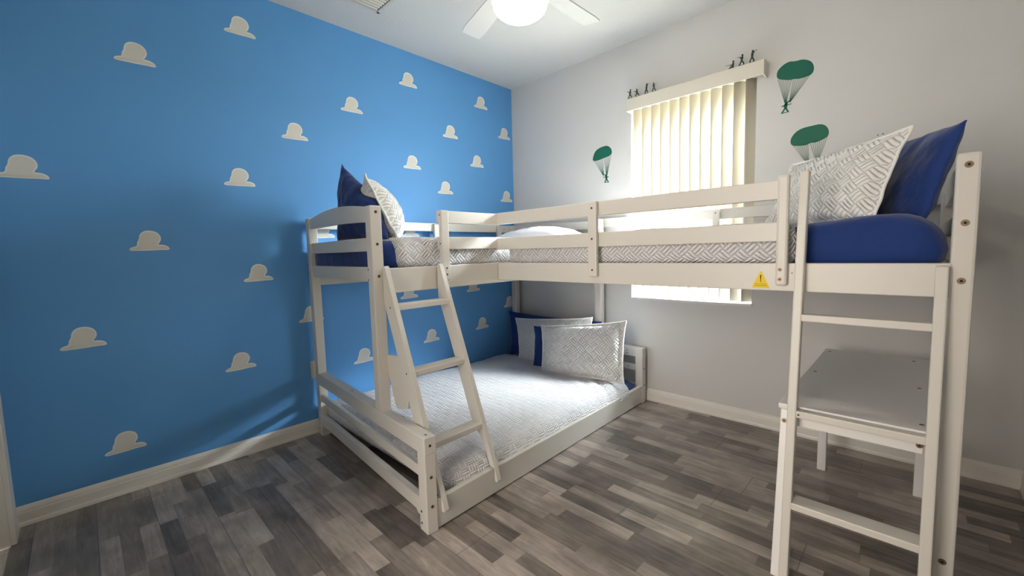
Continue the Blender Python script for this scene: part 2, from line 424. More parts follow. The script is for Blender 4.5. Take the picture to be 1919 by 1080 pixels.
# far end frame at the window wall
def fb(name, lo, hi, bev=0.004): return box(name, lo, hi, WOOD, BED, bev)
fb('post', (0.035, -0.098, 0), (0.093, -0.046, 1.386))
fb('post', (0.952, -0.100, 0), (1.012, -0.046, 1.386))
fb('post', (1.306, -0.100, 0), (1.364, -0.048, 0.350))
fb('end_rail', (0.085, -0.100, 0.342), (1.366, -0.048, 0.413))
fb('end_rail', (0.085, -0.086, 0.232), (1.316, -0.060, 0.282))
fb('end_rail', (0.085, -0.086, 0.062), (1.316, -0.060, 0.134))
for z in (0.38, 0.255, 0.13): bolt(BED, (1.3635, -0.074, z), (1, 0, 0), 0.0075)
for x, z in ((1.24, 0.385), (1.24, 0.365), (1.24, 0.257)): bolt(BED, (x, -0.100 if z > 0.3 else -0.086, z), (0, -1, 0), 0.005)
fb('headboard_slat', (0.085, -0.086, 1.31), (0.96, -0.062, 1.376))
fb('headboard_slat', (0.085, -0.086, 1.168), (0.96, -0.062, 1.232))

# low side rails
Lm = frame_mtx((1.4015, -1.985, 0), (1.3605-1.4015, -0.095+1.985))
Ll = math.hypot(0.041, 1.890)
box('side_rail', (0.0, 0.0, 0.006), (Ll, 0.026, 0.130), WOOD, BED, 0.003, Lm)
fb('side_rail', (0.040, -1.885, 0.006), (0.062, -0.095, 0.130))
for i in range(9):   # bed slats under the low mattress
    y = -1.83+i*0.215
    fb('bed_slat', (0.06, y, 0.045), (1.345, y+0.07, 0.062), 0.002)

# raised bed along the blue wall: side rail plane x ~ 1.005
Um = frame_mtx((1.012, -1.945, 0), (0.990-1.012, 1.87))
box('side_rail', (0.0, 0.0, 0.968), (1.86, 0.026, 1.087), WOOD, BED, 0.004, Um)
fb('side_rail', (0.042, -1.885, 0.968), (0.066, -0.095, 1.087))
fb('guard_rail', (0.036, -1.885, 1.322), (0.058, -0.095, 1.386))
for y in (-0.985, -0.30): fb('guard_upright', (0.058, y, 1.0), (0.080, y+0.05, 1.38))
for y in (-0.96, -0.12, -0.20): bolt(BED, (0.0585, y, 1.353), (1, 0, 0), 0.005)
for i in range(8):
    y = -1.80+i*0.225; fb('bed_slat', (0.06, y, 1.040), (0.985, y+0.07, 1.056), 0.002)
# guard of the raised bed: upright and two rails that meet the long guard at the inner corner
Ux = lambda y: 1.012+(y+1.945)*(-0.022/1.87)
fb('guard_upright', (1.009, -1.626, 1.008), (1.031, -1.574, 1.372), 0.006)
for z in (1.347, 1.20): bolt(BED, (1.020, -1.626, z), (0, -1, 0), 0.005)
for z in (1.073, 1.04): bolt(BED, (1.0312, -1.598, z), (1, 0, 0), 0.006)
fb('guard_rail', (0.986, -1.622, 1.307), (1.008, -1.180, 1.372), 0.003)
fb('guard_rail', (0.986, -1.622, 1.170), (1.008, -1.180, 1.236), 0.003)

# raised bed along the window wall
fb('side_rail', (1.006, -1.204, 0.986), (2.866, -1.178, 1.085), 0.003)
fb('side_rail', (0.10, -0.042, 0.986), (2.866, -0.018, 1.085), 0.003)
fb('guard_rail', (0.986, -1.204, 1.309), (2.462, -1.182, 1.376), 0.003)
fb('guard_rail', (0.986, -1.204, 1.162), (2.462, -1.182, 1.230), 0.003)
fb('guard_rail', (0.060, -0.042, 1.322), (2.866, -0.020, 1.388), 0.003)
fb('guard_upright', (1.652, -1.227, 1.020), (1.700, -1.205, 1.376), 0.005)
fb('guard_upright', (2.434, -1.227, 1.006), (2.470, -1.205, 1.390), 0.008)
for x in (0.29, 1.826): fb('guard_upright', (x, -0.064, 1.0), (x+0.045, -0.042, 1.38), 0.004)
for z in (1.345, 1.20, 1.052): bolt(BED, (1.676, -1.227, z), (0, -1, 0), 0.006)
for z in (1.063, 1.029): bolt(BED, (2.449, -1.227, z), (0, -1, 0), 0.008)
bolt(BED, (2.481, -1.204, 1.050), (0, -1, 0), 0.003)
bolt(BED, (1.826+0.02, -0.0645, 1.362), (0, -1, 0), 0.005)
for i in range(8):
    x = 1.07+i*0.235; fb('bed_slat', (x, -1.178, 1.040), (x+0.07, -0.042, 1.056), 0.002)
fb('post', (2.862, -1.204, 0), (2.911, -1.150, 1.392), 0.007)
fb('post', (2.862, -0.092, 0), (2.911, -0.040, 1.392), 0.007)
bm = bmesh.new(); add_prism(bm, arch(-1.155, -0.088, 1.372, 1.405, 1.372, 1.305, 1.31, 1.305), lambda a, c, tt: Vector((tt, a, c)), 2.876, 2.898); obj('headboard_slat', bm, WOOD, BED)
fb('headboard_slat', (2.876, -1.155, 1.165), (2.898, -0.088, 1.232))
fb('headboard_slat', (2.874, -1.155, 1.000), (2.900, -0.088, 1.075))
fb('end_rail', (2.874, -1.155, 0.155), (2.900, -0.088, 0.225))
for z in (1.358, 1.198, 1.035, 0.190): bolt(BED, (2.886, -1.204, z), (0, -1, 0), 0.0105)

# warning sticker on the long rail
st = thing('warning_sticker', 'small yellow triangular warning sticker on the raised bed rail', 'sticker', (2.385, -1.205, 0.995))
bm = bmesh.new()
add_prism(bm, [(2.356, 0.9945), (2.414, 0.9945), (2.410, 1.005), (2.3875, 1.054), (2.3825, 1.054), (2.360, 1.005)], lambda a, c, tt: Vector((a, tt, c)), -1.2048, -1.2042); obj('sticker', bm, M_yel, st)
bm = bmesh.new()
add_prism(bm, [(2.383, 1.042), (2.387, 1.042), (2.3862, 1.024), (2.3838, 1.024)], lambda a, c, tt: Vector((a, tt, c)), -1.2052, -1.2047)
add_cyl(bm, (2.385, -1.2047, 1.0195), (2.385, -1.2052, 1.0195), 0.0022, 0.0022, 10)
for k, (a, c) in enumerate(((2.3665, 2.4035), (2.364, 2.406))):
    add_box(bm, (a, -1.2052, 1.0085-k*0.006), (c, -1.2047, 1.0095-k*0.006))
obj('exclamation_mark', bm, M_black, st)

# sloping ladder on the front of the double bed
LAD = thing('bunk_ladder', 'white sloping ladder leaning from the upper rail down to the low bed rail', 'ladder', (1.2, -1.79, 0))
fx = lambda z: 1.040+0.385*(1.085-z)
LV = [(1.098, 1.022, 1.032), (1.090, 1.016, 1.039), (0.93, 1.016, fx(0.93)), (0.70, fx(0.70)-0.080, fx(0.70)), (0.31, fx(0.31)-0.078, fx(0.31)),
      (0.262, 1.318, fx(0.262)), (0.20, 1.350, fx(0.20)), (0.138, 1.374, fx(0.138)), (0.135, 1.4028, fx(0.135)+0.001), (0.080, 1.4038, 1.424), (0.072, 1.406, 1.419)]
for y in (-1.957, -1.650):
    bm = bmesh.new(); V_ = []
    for z, xb, xf in LV: V_.append([bm.verts.new(c) for c in ((xb, y, z), (xf, y, z), (xf, y+0.023, z), (xb, y+0.023, z))])
    for a, c in zip(V_[:-1], V_[1:]):
        for k in range(4): bm.faces.new((a[k], c[k], c[(k+1) % 4], a[(k+1) % 4]))
    bm.faces.new(V_[0]); bm.faces.new(V_[-1][::-1]); bmesh.ops.recalc_face_normals(bm, faces=bm.faces[:])
    obj('stile', bm, WOOD, LAD)
for z in (0.921, 0.632, 0.334):
    box('rung', (fx(z)-0.072, -1.936, z-0.026), (fx(z)-0.001, -1.648, z), WOOD, LAD, 0.003)
    bolt(LAD, (fx(z)-0.035, -1.957, z-0.013), (0, -1, 0), 0.005)
bm = bmesh.new(); add_prism(bm, [(0.992, 0.662), (1.004, 0.676), (1.02, 0.680), (1.13, 0.686), (1.185, 0.52), (1.17, 0.455), (1.10, 0.437), (1.078, 0.437), (1.063, 0.45)], lambda a, c, tt: Vector((a, tt, c)), -1.953, -1.9345)
obj('side_plate', bm, WOOD, LAD)

# upright ladder beside the desk
LD = thing('bunk_ladder', 'white upright ladder in front of the desk at the raised bed end', 'ladder', (2.66, -1.38, 0))
fy = lambda z: -1.345+0.101*z
def leaning(name, x0, x1, z0, z1, d0, d1, mat, par, f=fy, bev=0.004):
    bm = bmesh.new(); add_prism(bm, [(f(z0)+d0, z0), (f(z0)+d1, z0), (f(z1)+d1, z1), (f(z1)+d0, z1)], lambda a, c, tt: Vector((tt, a, c)), x0, x1)
    o = obj(name, bm, mat, par); md = o.modifiers.new('b', 'BEVEL'); md.width = bev; md.segments = 2; return o
leaning('stile', 2.494, 2.521, 0, 1.398, 0, 0.034, WOOD, LD)
leaning('stile', 2.833, 2.860, 0, 1.078, 0, 0.034, WOOD, LD)
for z, d in ((0.914, 0.034), (0.588, 0.034), (0.275, 0.070)):
    y = fy(z)
    box('rung', (2.519, y+0.001, z-0.024), (2.835, y+d, z), WOOD, LD, 0.003)
bolt(LD, (2.527, fy(0.576)+0.0008, 0.576), (0, -1, 0), 0.004)

# ------------------------------------------------------------------ desk
DK = thing('desk', 'small white desk under the raised bed with bolt heads on its top', 'desk', (2.66, -0.73, 0))
box('desktop', (2.461, -1.249, 0.574), (2.857, -0.195, 0.593), M_desk, DK, 0.004)
for x, y in ((2.492, -0.731), (2.487, -0.275), (2.819, -0.754), (2.825, -1.190), (2.80, -0.27)): bolt(DK, (x, y, 0.593), (0, 0, 1), 0.007)
fl = lambda z: -1.335+0.150*z
leaning('leg', 2.469, 2.4935, 0, 0.574, 0, 0.035, M_desk, DK, fl, 0.003)
leaning('leg', 2.835, 2.857, 0, 0.574, 0.06, 0.09, M_desk, DK, fl, 0.003)
for x in (2.466, 2.822): box('leg', (x, -0.390, 0), (x+0.036, -0.350, 0.574), M_desk, DK, 0.003)
box('apron', (2.490, -1.240, 0.520), (2.83, -1.222, 0.575), M_desk, DK, 0.002)
box('apron', (2.472, -1.23, 0.520), (2.490, -0.355, 0.580), M_desk, DK, 0.002)
box('apron', (2.834, -1.19, 0.520), (2.852, -0.355, 0.580), M_desk, DK, 0.002)
bolt(DK, (2.4815, fl(0.535)-0.0005, 0.535), (0, -1, 0.15), 0.009)
bolt(DK, (2.822, -1.2405, 0.545), (0, -1, 0), 0.009)

# ------------------------------------------------------------------ bedding
def soft_box(name, lo, hi, r, mat, parent=None, step=0.03, amp=0.006, freq=6.0, bottom=True, skip=(), thick=0.0, seed=0.0, shape=None):
    lo, hi = Vector(lo), Vector(hi)
    n = [max(3, int((hi[i]-lo[i])/step)) for i in range(3)]
    bm = bmesh.new(); lay = bm.loops.layers.uv.verify(); cache = {}
    def vert(p):
        k = tuple(round(c, 5) for c in p)
        if k in cache: return cache[k]
        p = Vector(p); rr = Vector((min(r, (hi.x-lo.x)/2.01), min(r, (hi.y-lo.y)/2.01), min(r, (hi.z-lo.z)/2.01)))
        c = Vector([max(lo[i]+rr[i], min(hi[i]-rr[i], p[i])) for i in range(3)])
        d = Vector([(p[i]-c[i])/rr[i] for i in range(3)])
        l = d.length
        if l > 1: d = d/l
        q = Vector([c[i]+d[i]*rr[i] for i in range(3)])
        nn = d.normalized() if d.length > 0 else Vector((0, 0, 1))
        w = nz(q.x*freq+seed, q.y*freq, q.z*freq)+0.5*nz(q.x*freq*2.3, q.y*freq*2.3+seed, q.z*freq*2)
        q = q+nn*amp*w
        if shape: q = shape(q, p)
        v = bm.verts.new(q); cache[k] = v; return v
    faces = [('z', 1)] + ([('z', 0)] if bottom else []) + [('x', 0), ('x', 1), ('y', 0), ('y', 1)]
    for ax, sd_ in faces:
        if (ax, sd_) in skip: continue
        a = 'xyz'.index(ax); o1, o2 = [i for i in range(3) if i != a]
        for i in range(n[o1]):
            for j in range(n[o2]):
                cs = []
                for di, dj in ((0, 0), (1, 0), (1, 1), (0, 1)):
                    p = [0, 0, 0]; p[a] = hi[a] if sd_ else lo[a]
                    p[o1] = lo[o1]+(hi[o1]-lo[o1])*(i+di)/n[o1]; p[o2] = lo[o2]+(hi[o2]-lo[o2])*(j+dj)/n[o2]
                    cs.append(p)
                vs = [vert(p) for p in cs]
                try: f = bm.faces.new(vs)
                except ValueError: continue
                for l, p in zip(f.loops, cs):
                    if ax == 'z': uv = (p[0], p[1])
                    elif ax == 'x': uv = ((hi.x+(hi.z-p[2])) if sd_ else (lo.x-(hi.z-p[2])), p[1])
                    else: uv = (p[0], (hi.y+(hi.z-p[2])) if sd_ else (lo.y-(hi.z-p[2])))
                    l[lay].uv = uv
    bmesh.ops.recalc_face_normals(bm, faces=bm.faces[:])
    o = obj(name, bm, mat, parent, True)
    if thick:
        md = o.modifiers.new('s', 'SOLIDIFY'); md.thickness = thick; md.offset = -1
    return o

def lowmat(q, p):
    k = max(0, (q.x-0.95)/0.4); q.z -= 0.040*k*k
    return q
tag(soft_box('mattress', (0.080, -1.872, 0.063), (1.338, -0.104, 0.196), 0.075, M_navy, None, 0.04, 0.004, 4.5, True, (), 0, 3.0, lowmat), 'low double mattress in a navy sheet under the white quilt', 'mattress')
def lowquilt(q, p):
    k = max(0, (q.x-0.95)/0.4); q.z -= 0.035*k*k
    # rucked folds near the head end of the open side
    f = max(0.0, 1-abs(q.x-1.25)/0.30)*max(0.0, 1-abs(q.y+0.50)/0.35)
    q.z += 0.012*f*math.sin((q.x*0.8+q.y)*45)
    return q
tag(soft_box('quilt', (0.064, -1.898, 0.075), (1.366, -0.235, 0.226), 0.075, M_quilt_low, None, 0.022, 0.010, 4.5, False, (('y', 1),), 0.008, 3.0, lowquilt), 'white basketweave quilt spread over the low double bed', 'quilt')

tag(soft_box('mattress', (0.078, -1.918, 1.057), (0.960, -0.085, 1.222), 0.06, M_navy, None, 0.04, 0.005, 6, True, (), 0, 2), 'mattress in a navy sheet on the raised bed by the blue wall', 'mattress')
tag(soft_box('quilt', (0.064, -1.862, 1.062), (0.983, -0.068, 1.236), 0.06, M_quilt, None, 0.022, 0.006, 5, False, (('y', 1),), 0.006, 5.0), 'white quilt on the raised bed by the blue wall', 'quilt')

def loftbulge(q, p):
    if q.z > 1.15:
        q.z += 0.022*math.exp(-((q.x-2.70)/0.16)**2)*(1 if q.y > -1.3 else 1)
        q.z -= 0.035*max(0, (q.x-2.78)/0.08)
    return q
tag(soft_box('mattress', (1.060, -1.156, 1.057), (2.858, -0.085, 1.220), 0.06, M_navy, None, 0.03, 0.006, 6, True, (), 0, 7, loftbulge), 'mattress in a navy sheet on the raised bed by the window wall', 'mattress')
def lq(q, p):
    return q
tag(soft_box('quilt', (1.040, -1.176, 1.062), (2.500, -0.066, 1.234), 0.06, M_quilt, None, 0.022, 0.007, 5, False, (('x', 1),), 0.006, 9.0, lq), 'white quilt on the raised bed under the window', 'quilt')

def weave(x, y, cell=0.046):
    a, c = (x+y)*0.7071/cell, (x-y)*0.7071/cell
    fa, fc = math.floor(a), math.floor(c)
    da, dc = a-fa, c-fc
    if (fa+fc) % 2: da, dc = dc, da
    return abs(math.sin(da*math.pi*3))**0.7*max(0.0, math.sin(dc*math.pi))**0.4
def pillow(label, bl, br, tr, tl, t, mat, sham=False, pinch=0.05, seed=0.0, group=None, under=1.0):
    bl, br, tr, tl = map(Vector, (bl, br, tr, tl))
    n_, m_ = (150, 104) if sham else (56, 40)
    nrm = ((br-bl).cross(tl-bl)+(tr-tl).cross(tr-br)).normalized()
    W_ = (br-bl).length; Hh = (tl-bl).length
    ctr = (bl+br+tr+tl)/4
    def P(a, c, side):
        aa = a*2-1; cc = c*2-1
        # edges bow inwards between the corners, ears stay out
        ax = aa*(1-pinch*(1-abs(cc)**3)*1.0); cx = cc*(1-pinch*1.3*(1-abs(aa)**3))
        u, v = (ax+1)/2, (cx+1)/2
        p = bl*(1-u)*(1-v)+br*u*(1-v)+tr*u*v+tl*(1-u)*v
        fl_ = 0.93 if sham else 0.985
        ea = min(1, abs(aa)/fl_); ec = min(1, abs(cc)/fl_)
        h = (max(0, 1-ea**2.6)*max(0, 1-ec**2.6))**0.5
        w = 1+0.18*nz(a*3+seed, c*3, side)+0.07*nz(a*9+seed, c*9, side)
        cr_ = 0.010*nz(a*14+seed, c*5, side*3) * min(1, h*2)*0.6
        edge = 0.006*nz(a*6+seed, c*6, 0)
        wv = 0.004*weave(u*W_, v*Hh)*min(1, h*2.5) if sham else 0
        return p+nrm*(side*(h*t*0.5*w*(under if side < 0 else 1)+0.0025+cr_*0.5+wv)+edge)
    bm = bmesh.new()
    for side in (1, -1):
        G = [[P(i/n_, j/m_, side) for j in range(m_+1)] for i in range(n_+1)]
        U = [[(i/n_*W_, j/m_*Hh) for j in range(m_+1)] for i in range(n_+1)]
        if side < 0: G = G[::-1]; U = U[::-1]
        add_grid(bm, G, U)
    bmesh.ops.remove_doubles(bm, verts=bm.verts, dist=0.0003)
    # close the rim
    be = [e for e in bm.edges if e.is_boundary]
    G1 = {}
    try: bmesh.ops.bridge_loops(bm, edges=be)
    except Exception: pass
    bmesh.ops.recalc_face_normals(bm, faces=bm.faces[:])
    o = obj('pillow', bm, mat, None, True)
    tag(o, label, 'pillow', group)
    if sham:   # piped edge
        bm = bmesh.new()
        ring = [(i/n_, 0) for i in range(n_)]+[(1, j/m_) for j in range(m_)]+[(1-i/n_, 1) for i in range(n_)]+[(0, 1-j/m_) for j in range(m_)]
        pts = [(P(a, c, 1)+P(a, c, -1))/2 for a, c in ring]
        k = len(pts); rings = []
        for i in range(k):
            d = (pts[(i+1) % k]-pts[i-1]).normalized(); e1 = nrm; e2 = d.cross(e1)
            rings.append([bm.verts.new(pts[i]+0.0055*(math.cos(q)*e1+math.sin(q)*e2)) for q in [2*math.pi*s_/6 for s_ in range(6)]])
        for i in range(k):
            A, B = rings[i], rings[(i+1) % k]
            for s_ in range(6): bm.faces.new((A[s_], A[(s_+1) % 6], B[(s_+1) % 6], B[s_]))
        bmesh.ops.recalc_face_normals(bm, faces=bm.faces[:])
        obj('piping', bm, M_piping, o, True)
    return o
# low bed
pillow('navy pillow standing in the corner behind the white one on the low bed', (0.10, -0.215, 0.205), (0.98, -0.19, 0.205), (1.04, -0.125, 0.585), (0.035, -0.145, 0.592), 0.06, M_navy, seed=1)
pillow('white quilted pillow standing behind the navy pillow on the low bed', (0.335, -0.335, 0.205), (1.02, -0.275, 0.21), (1.00, -0.20, 0.625), (0.20, -0.225, 0.548), 0.08, M_sham, True, seed=2)
pillow('navy pillow squeezed between two white pillows on the low bed', (0.575, -0.43, 0.205), (1.22, -0.35, 0.205), (1.20, -0.24, 0.575), (0.49, -0.31, 0.520), 0.05, M_navy, seed=3)
pillow('large white quilted pillow at the front of the low bed', (0.735, -0.515, 0.205), (1.365, -0.375, 0.215), (1.335, -0.285, 0.640), (0.645, -0.395, 0.555), 0.125, M_sham, True, seed=4)
# raised bed by the blue wall
pillow('navy pillow with one pointed corner up by the blue wall headboard', (0.30, -1.845, 1.235), (0.86, -1.825, 1.225), (0.74, -1.815, 1.44), (0.395, -1.835, 1.675), 0.13, M_navy, seed=5)
pillow('white quilted pillow on the raised bed by the blue wall', (0.87, -1.785, 1.235), (0.44, -1.50, 1.235), (0.26, -1.66, 1.50), (0.690, -1.850, 1.575), 0.20, M_sham, True, seed=6)
# raised bed by the window
pillow('white quilted pillow leaning on the navy one by the window wall', (2.24, -0.62, 1.215), (2.685, -1.09, 1.215), (2.765, -1.00, 1.525), (2.33, -0.45, 1.54), 0.13, M_sham, True, seed=7)
pillow('navy pillow leaning over the headboard at the right end', (2.52, -0.50, 1.225), (2.80, -1.045, 1.19), (2.885, -0.985, 1.520), (2.74, -0.38, 1.585), 0.11, M_navy, seed=8)
pillow('white pillow lying flat where the two raised beds meet', (0.30, -0.62, 1.243), (1.00, -0.62, 1.243), (1.00, -0.22, 1.246), (0.30, -0.22, 1.246), 0.165, M_fold, False, seed=9, under=0.05)

# ------------------------------------------------------------------ wall clouds
CL = [(-1.0, 0.0), (-0.98, 0.07), (-0.86, 0.15), (-0.62, 0.19), (-0.60, 0.40), (-0.50, 0.52), (-0.48, 0.70), (-0.38, 0.86), (-0.20, 0.97), (0.04, 1.0), (0.30, 0.96), (0.50, 0.84), (0.60, 0.66), (0.58, 0.47), (0.46, 0.33), (0.42, 0.26), (0.66, 0.27), (0.90, 0.19), (1.0, 0.06), (0.95, -0.02), (0.5, -0.01), (0.0, -0.04), (-0.5, -0.04), (-0.88, -0.05)]
def smooth_poly(pts, it=2):
    for _ in range(it):
        q = []
        for i in range(len(pts)):
            a, c = pts[i], pts[(i+1) % len(pts)]
            q += [(a[0]*.75+c[0]*.25, a[1]*.75+c[1]*.25), (a[0]*.25+c[0]*.75, a[1]*.25+c[1]*.75)]
        pts = q
    return pts
CLs = smooth_poly(CL, 2)
def inset(pts, d):
    # shrink along the vertex normals
    out = []; n = len(pts)
    for i in range(n):
        a, p, c = Vector(pts[i-1]), Vector(pts[i]), Vector(pts[(i+1) % n])
        t = (c-a).normalized(); nn = Vector((-t.y, t.x)); out.append((p.x-nn.x*d*-1, p.y-nn.y*d*-1))
    return out
area = sum(CLs[i][0]*CLs[(i+1) % len(CLs)][1]-CLs[(i+1) % len(CLs)][0]*CLs[i][1] for i in range(len(CLs)))
CLi = inset(CLs, 0.075 if area > 0 else -0.075)
CLOUDS = [
 (-2.659, 2.165, 'wall cloud high on the left, second highest near the left edge'),
 (-2.196, 2.452, 'wall cloud nearest the ceiling on the left, left of the ceiling vent'),
 (-1.112, 2.448, 'wall cloud close under the ceiling, middle of the top row'),
 (-1.563, 2.166, 'wall cloud between the topmost middle cloud and the pillow points'),
 (-0.387, 2.446, 'wall cloud close under the ceiling, nearest the room corner'),
 (-1.941, 1.923, 'wall cloud right above the pointed navy pillow on the blue wall'),
 (-0.732, 2.138, 'wall cloud in the second row, one before the room corner'),
 (-0.107, 2.233, 'topmost of the clouds touching the room corner edge'),
 (-3.069, 1.571, 'wall cloud cut off by the left edge of the photo'),
 (-1.108, 1.845, 'wall cloud in the row level with the pillow tips, left of two'),
 (-0.452, 1.938, 'wall cloud level with the pillow tips, right of two'),
 (-2.256, 1.612, 'wall cloud left of the pointed navy pillow, above the shadow'),
 (-0.803, 1.681, 'wall cloud just above the guard rail, right of the white pillow'),
 (-0.098, 1.662, 'wall cloud at the room corner just above the guard rail'),
 (-2.675, 1.253, 'wall cloud in the shadow, left of the headboard arch'),
 (-2.199, 1.065, 'wall cloud nearest the headboard on its left, level with the mattress'),
 (-1.916, 0.785, 'wall cloud half hidden behind the tall post at the blue wall'),
 (-1.188, 0.862, 'wall cloud under the raised bed above the ladder top rung'),
 (-0.543, 0.860, 'wall cloud under the raised bed, cut by the rail right of the ladder'),
 (-0.096, 0.674, 'wall cloud in the corner under the raised beds'),
 (-0.452, 0.516, 'wall cloud just left of the low bed pillows'),
 (-1.000, 0.492, 'wall cloud seen through the ladder between two rungs'),
 (-1.577, 0.444, 'wall cloud behind the ladder plate, left of the middle post'),
 (-2.946, 0.801, 'wall cloud at the far left above the baseboard shadow'),
 (-2.325, 0.559, 'wall cloud left of the wall outlet'),
 (-2.842, 0.259, 'lowest wall cloud, near the baseboard on the left'),
 (-1.809, 1.319, 'wall cloud seen between the headboard slats beside the navy pillow'),
 (-1.150, 1.330, 'wall cloud behind the guard rail right of the white pillow'),
]
cloud0 = None
for i, (y, z, lab) in enumerate(CLOUDS):
    w = 0.0785; h = 0.098
    if cloud0 is None:
        bm = bmesh.new(); add_prism(bm, CLs, lambda a, c, tt: Vector((tt, a*w, (c-0.48)*h)), 0.0004, 0.0012)
        cloud0 = obj('wall_cloud', bm, M_cloudrim)
        bm = bmesh.new(); add_prism(bm, CLi, lambda a, c, tt: Vector((tt, a*w, (c-0.48)*h)), 0.0012, 0.0016)
        ci = obj('cloud_center', bm, M_cloud, cloud0)
        c = cloud0
    else:
        c = cloud0.copy(); COL.objects.link(c)
        for ch in list(cloud0.children):
            d = ch.copy(); COL.objects.link(d); d.parent = c; d.matrix_parent_inverse = Matrix.Identity(4)
    c.location = (0, y, z)
    tag(c, 'white '+lab, 'wall decal', 'white cloud decals on the blue wall')

# ------------------------------------------------------------------ parachute decals
CAN_1 = [(0.885, 1.856), (0.89, 1.89), (0.911, 1.928), (0.948, 1.945), (0.988, 1.951), (1.02, 1.95), (1.048, 1.93), (1.061, 1.901), (1.057, 1.878), (1.028, 1.866), (0.984, 1.86), (0.939, 1.851), (0.906, 1.851)]
CAN_2 = [(2.152, 2.138), (2.159, 2.165), (2.184, 2.186), (2.212, 2.196), (2.245, 2.187), (2.278, 2.188), (2.31, 2.172), (2.329, 2.148), (2.334, 2.118), (2.325, 2.093), (2.296, 2.086), (2.259, 2.086), (2.239, 2.093), (2.226, 2.090), (2.186, 2.102), (2.158, 2.116)]
CAN_3 = [(2.231, 1.737), (2.235, 1.765), (2.256, 1.793), (2.288, 1.808), (2.331, 1.811), (2.373, 1.813), (2.399, 1.797), (2.413, 1.765), (2.408, 1.737), (2.381, 1.724), (2.35, 1.715), (2.329, 1.719), (2.313, 1.709), (2.275, 1.711), (2.242, 1.718)]
def wallpt(a, c, tt): return Vector((a, tt, c))
def strip(bm, a, c, w, t0=-0.0006, t1=-0.0014):
    a, c = Vector(a), Vector(c); d = (c-a).normalized(); n = Vector((-d.y, d.x))*w/2
    add_prism(bm, [tuple(a+n), tuple(c+n), tuple(c-n), tuple(a-n)], wallpt, t0, t1)
def parachute(lab, can, hem, j1, j2, fig):
    cx = sum(p[0] for p in can)/len(can); cz = sum(p[1] for p in can)/len(can)
    t = thing('parachute_decal', lab, 'wall decal', (cx, -0.001, cz), 'green parachute decals beside the window')
    bm = bmesh.new(); add_prism(bm, smooth_poly(can, 1), wallpt, -0.0004, -0.0014); obj('canopy', bm, M_green, t)
    (ax, az), (mx_, mz), (bx, bz) = hem
    bm = bmesh.new()
    for k in range(8):
        q = k/7; strip(bm, (ax+(mx_-ax)*0.93*q, az+(mz-az)*0.93*q+0.004), (j1[0]+(q-0.5)*0.007, j1[1]), 0.0016)
    for k in range(8):
        q = 0.08+0.92*k/7; strip(bm, (mx_+(bx-mx_)*q, mz+(bz-mz)*q+0.004), (j2[0]+(q-0.5)*0.007, j2[1]), 0.0016)
    obj('cords', bm, M_green, t)
    if fig:
        fxx, fz, s, mir = fig
        bm = bmesh.new()
        def L_(a, c, w): strip(bm, (fxx+mir*a[0]*s, fz+a[1]*s), (fxx+mir*c[0]*s, fz+c[1]*s), w*s, -0.0005, -0.0016)
        L_((0, 0.95), (0.02, 0.72), 0.16); L_((0, 0.78), (-0.03, 0.42), 0.24); L_((-0.03, 0.45), (-0.30, 0.02), 0.13); L_((-0.02, 0.45), (0.18, 0.06), 0.13)
        L_((0.0, 0.70), (-0.25, 0.62), 0.10); L_((-0.35, 0.60), (0.42, 0.68), 0.06); L_((0, 0.72), (0.22, 0.98), 0.09); L_((-0.36, 0.02), (0.26, 0.05), 0.06)
        obj('paratrooper', bm, M_green, t)
    return t
parachute('small green parachute and paratrooper left of the window', CAN_1, ((0.898, 1.853), (0.982, 1.858), (1.054, 1.872)), (0.984, 1.727), (1.013, 1.722), (1.008, 1.668, 0.068, -1))
parachute('green parachute and paratrooper highest on the wall right of window', CAN_2, ((2.160, 2.108), (2.232, 2.088), (2.318, 2.092)), (2.202, 1.966), (2.222, 1.968), (2.204, 1.912, 0.066, 1))
parachute('green parachute whose cords end just above the white pillow', CAN_3, ((2.245, 1.716), (2.321, 1.712), (2.405, 1.734)), (2.321, 1.603), (2.362, 1.606), None)
pm = thing('screw_holes', 'two tiny dark screw holes in the wall above the white pillow', 'wall marks', (2.627, -0.0005, 1.703))
bm = bmesh.new()
add_cyl(bm, (2.617, 0.0005, 1.702), (2.617, -0.0008, 1.702), 0.0028, 0.0028, 8); add_cyl(bm, (2.637, 0.0005, 1.704), (2.637, -0.0008, 1.704), 0.003, 0.003, 8)
obj('hole', bm, M_hole, pm)

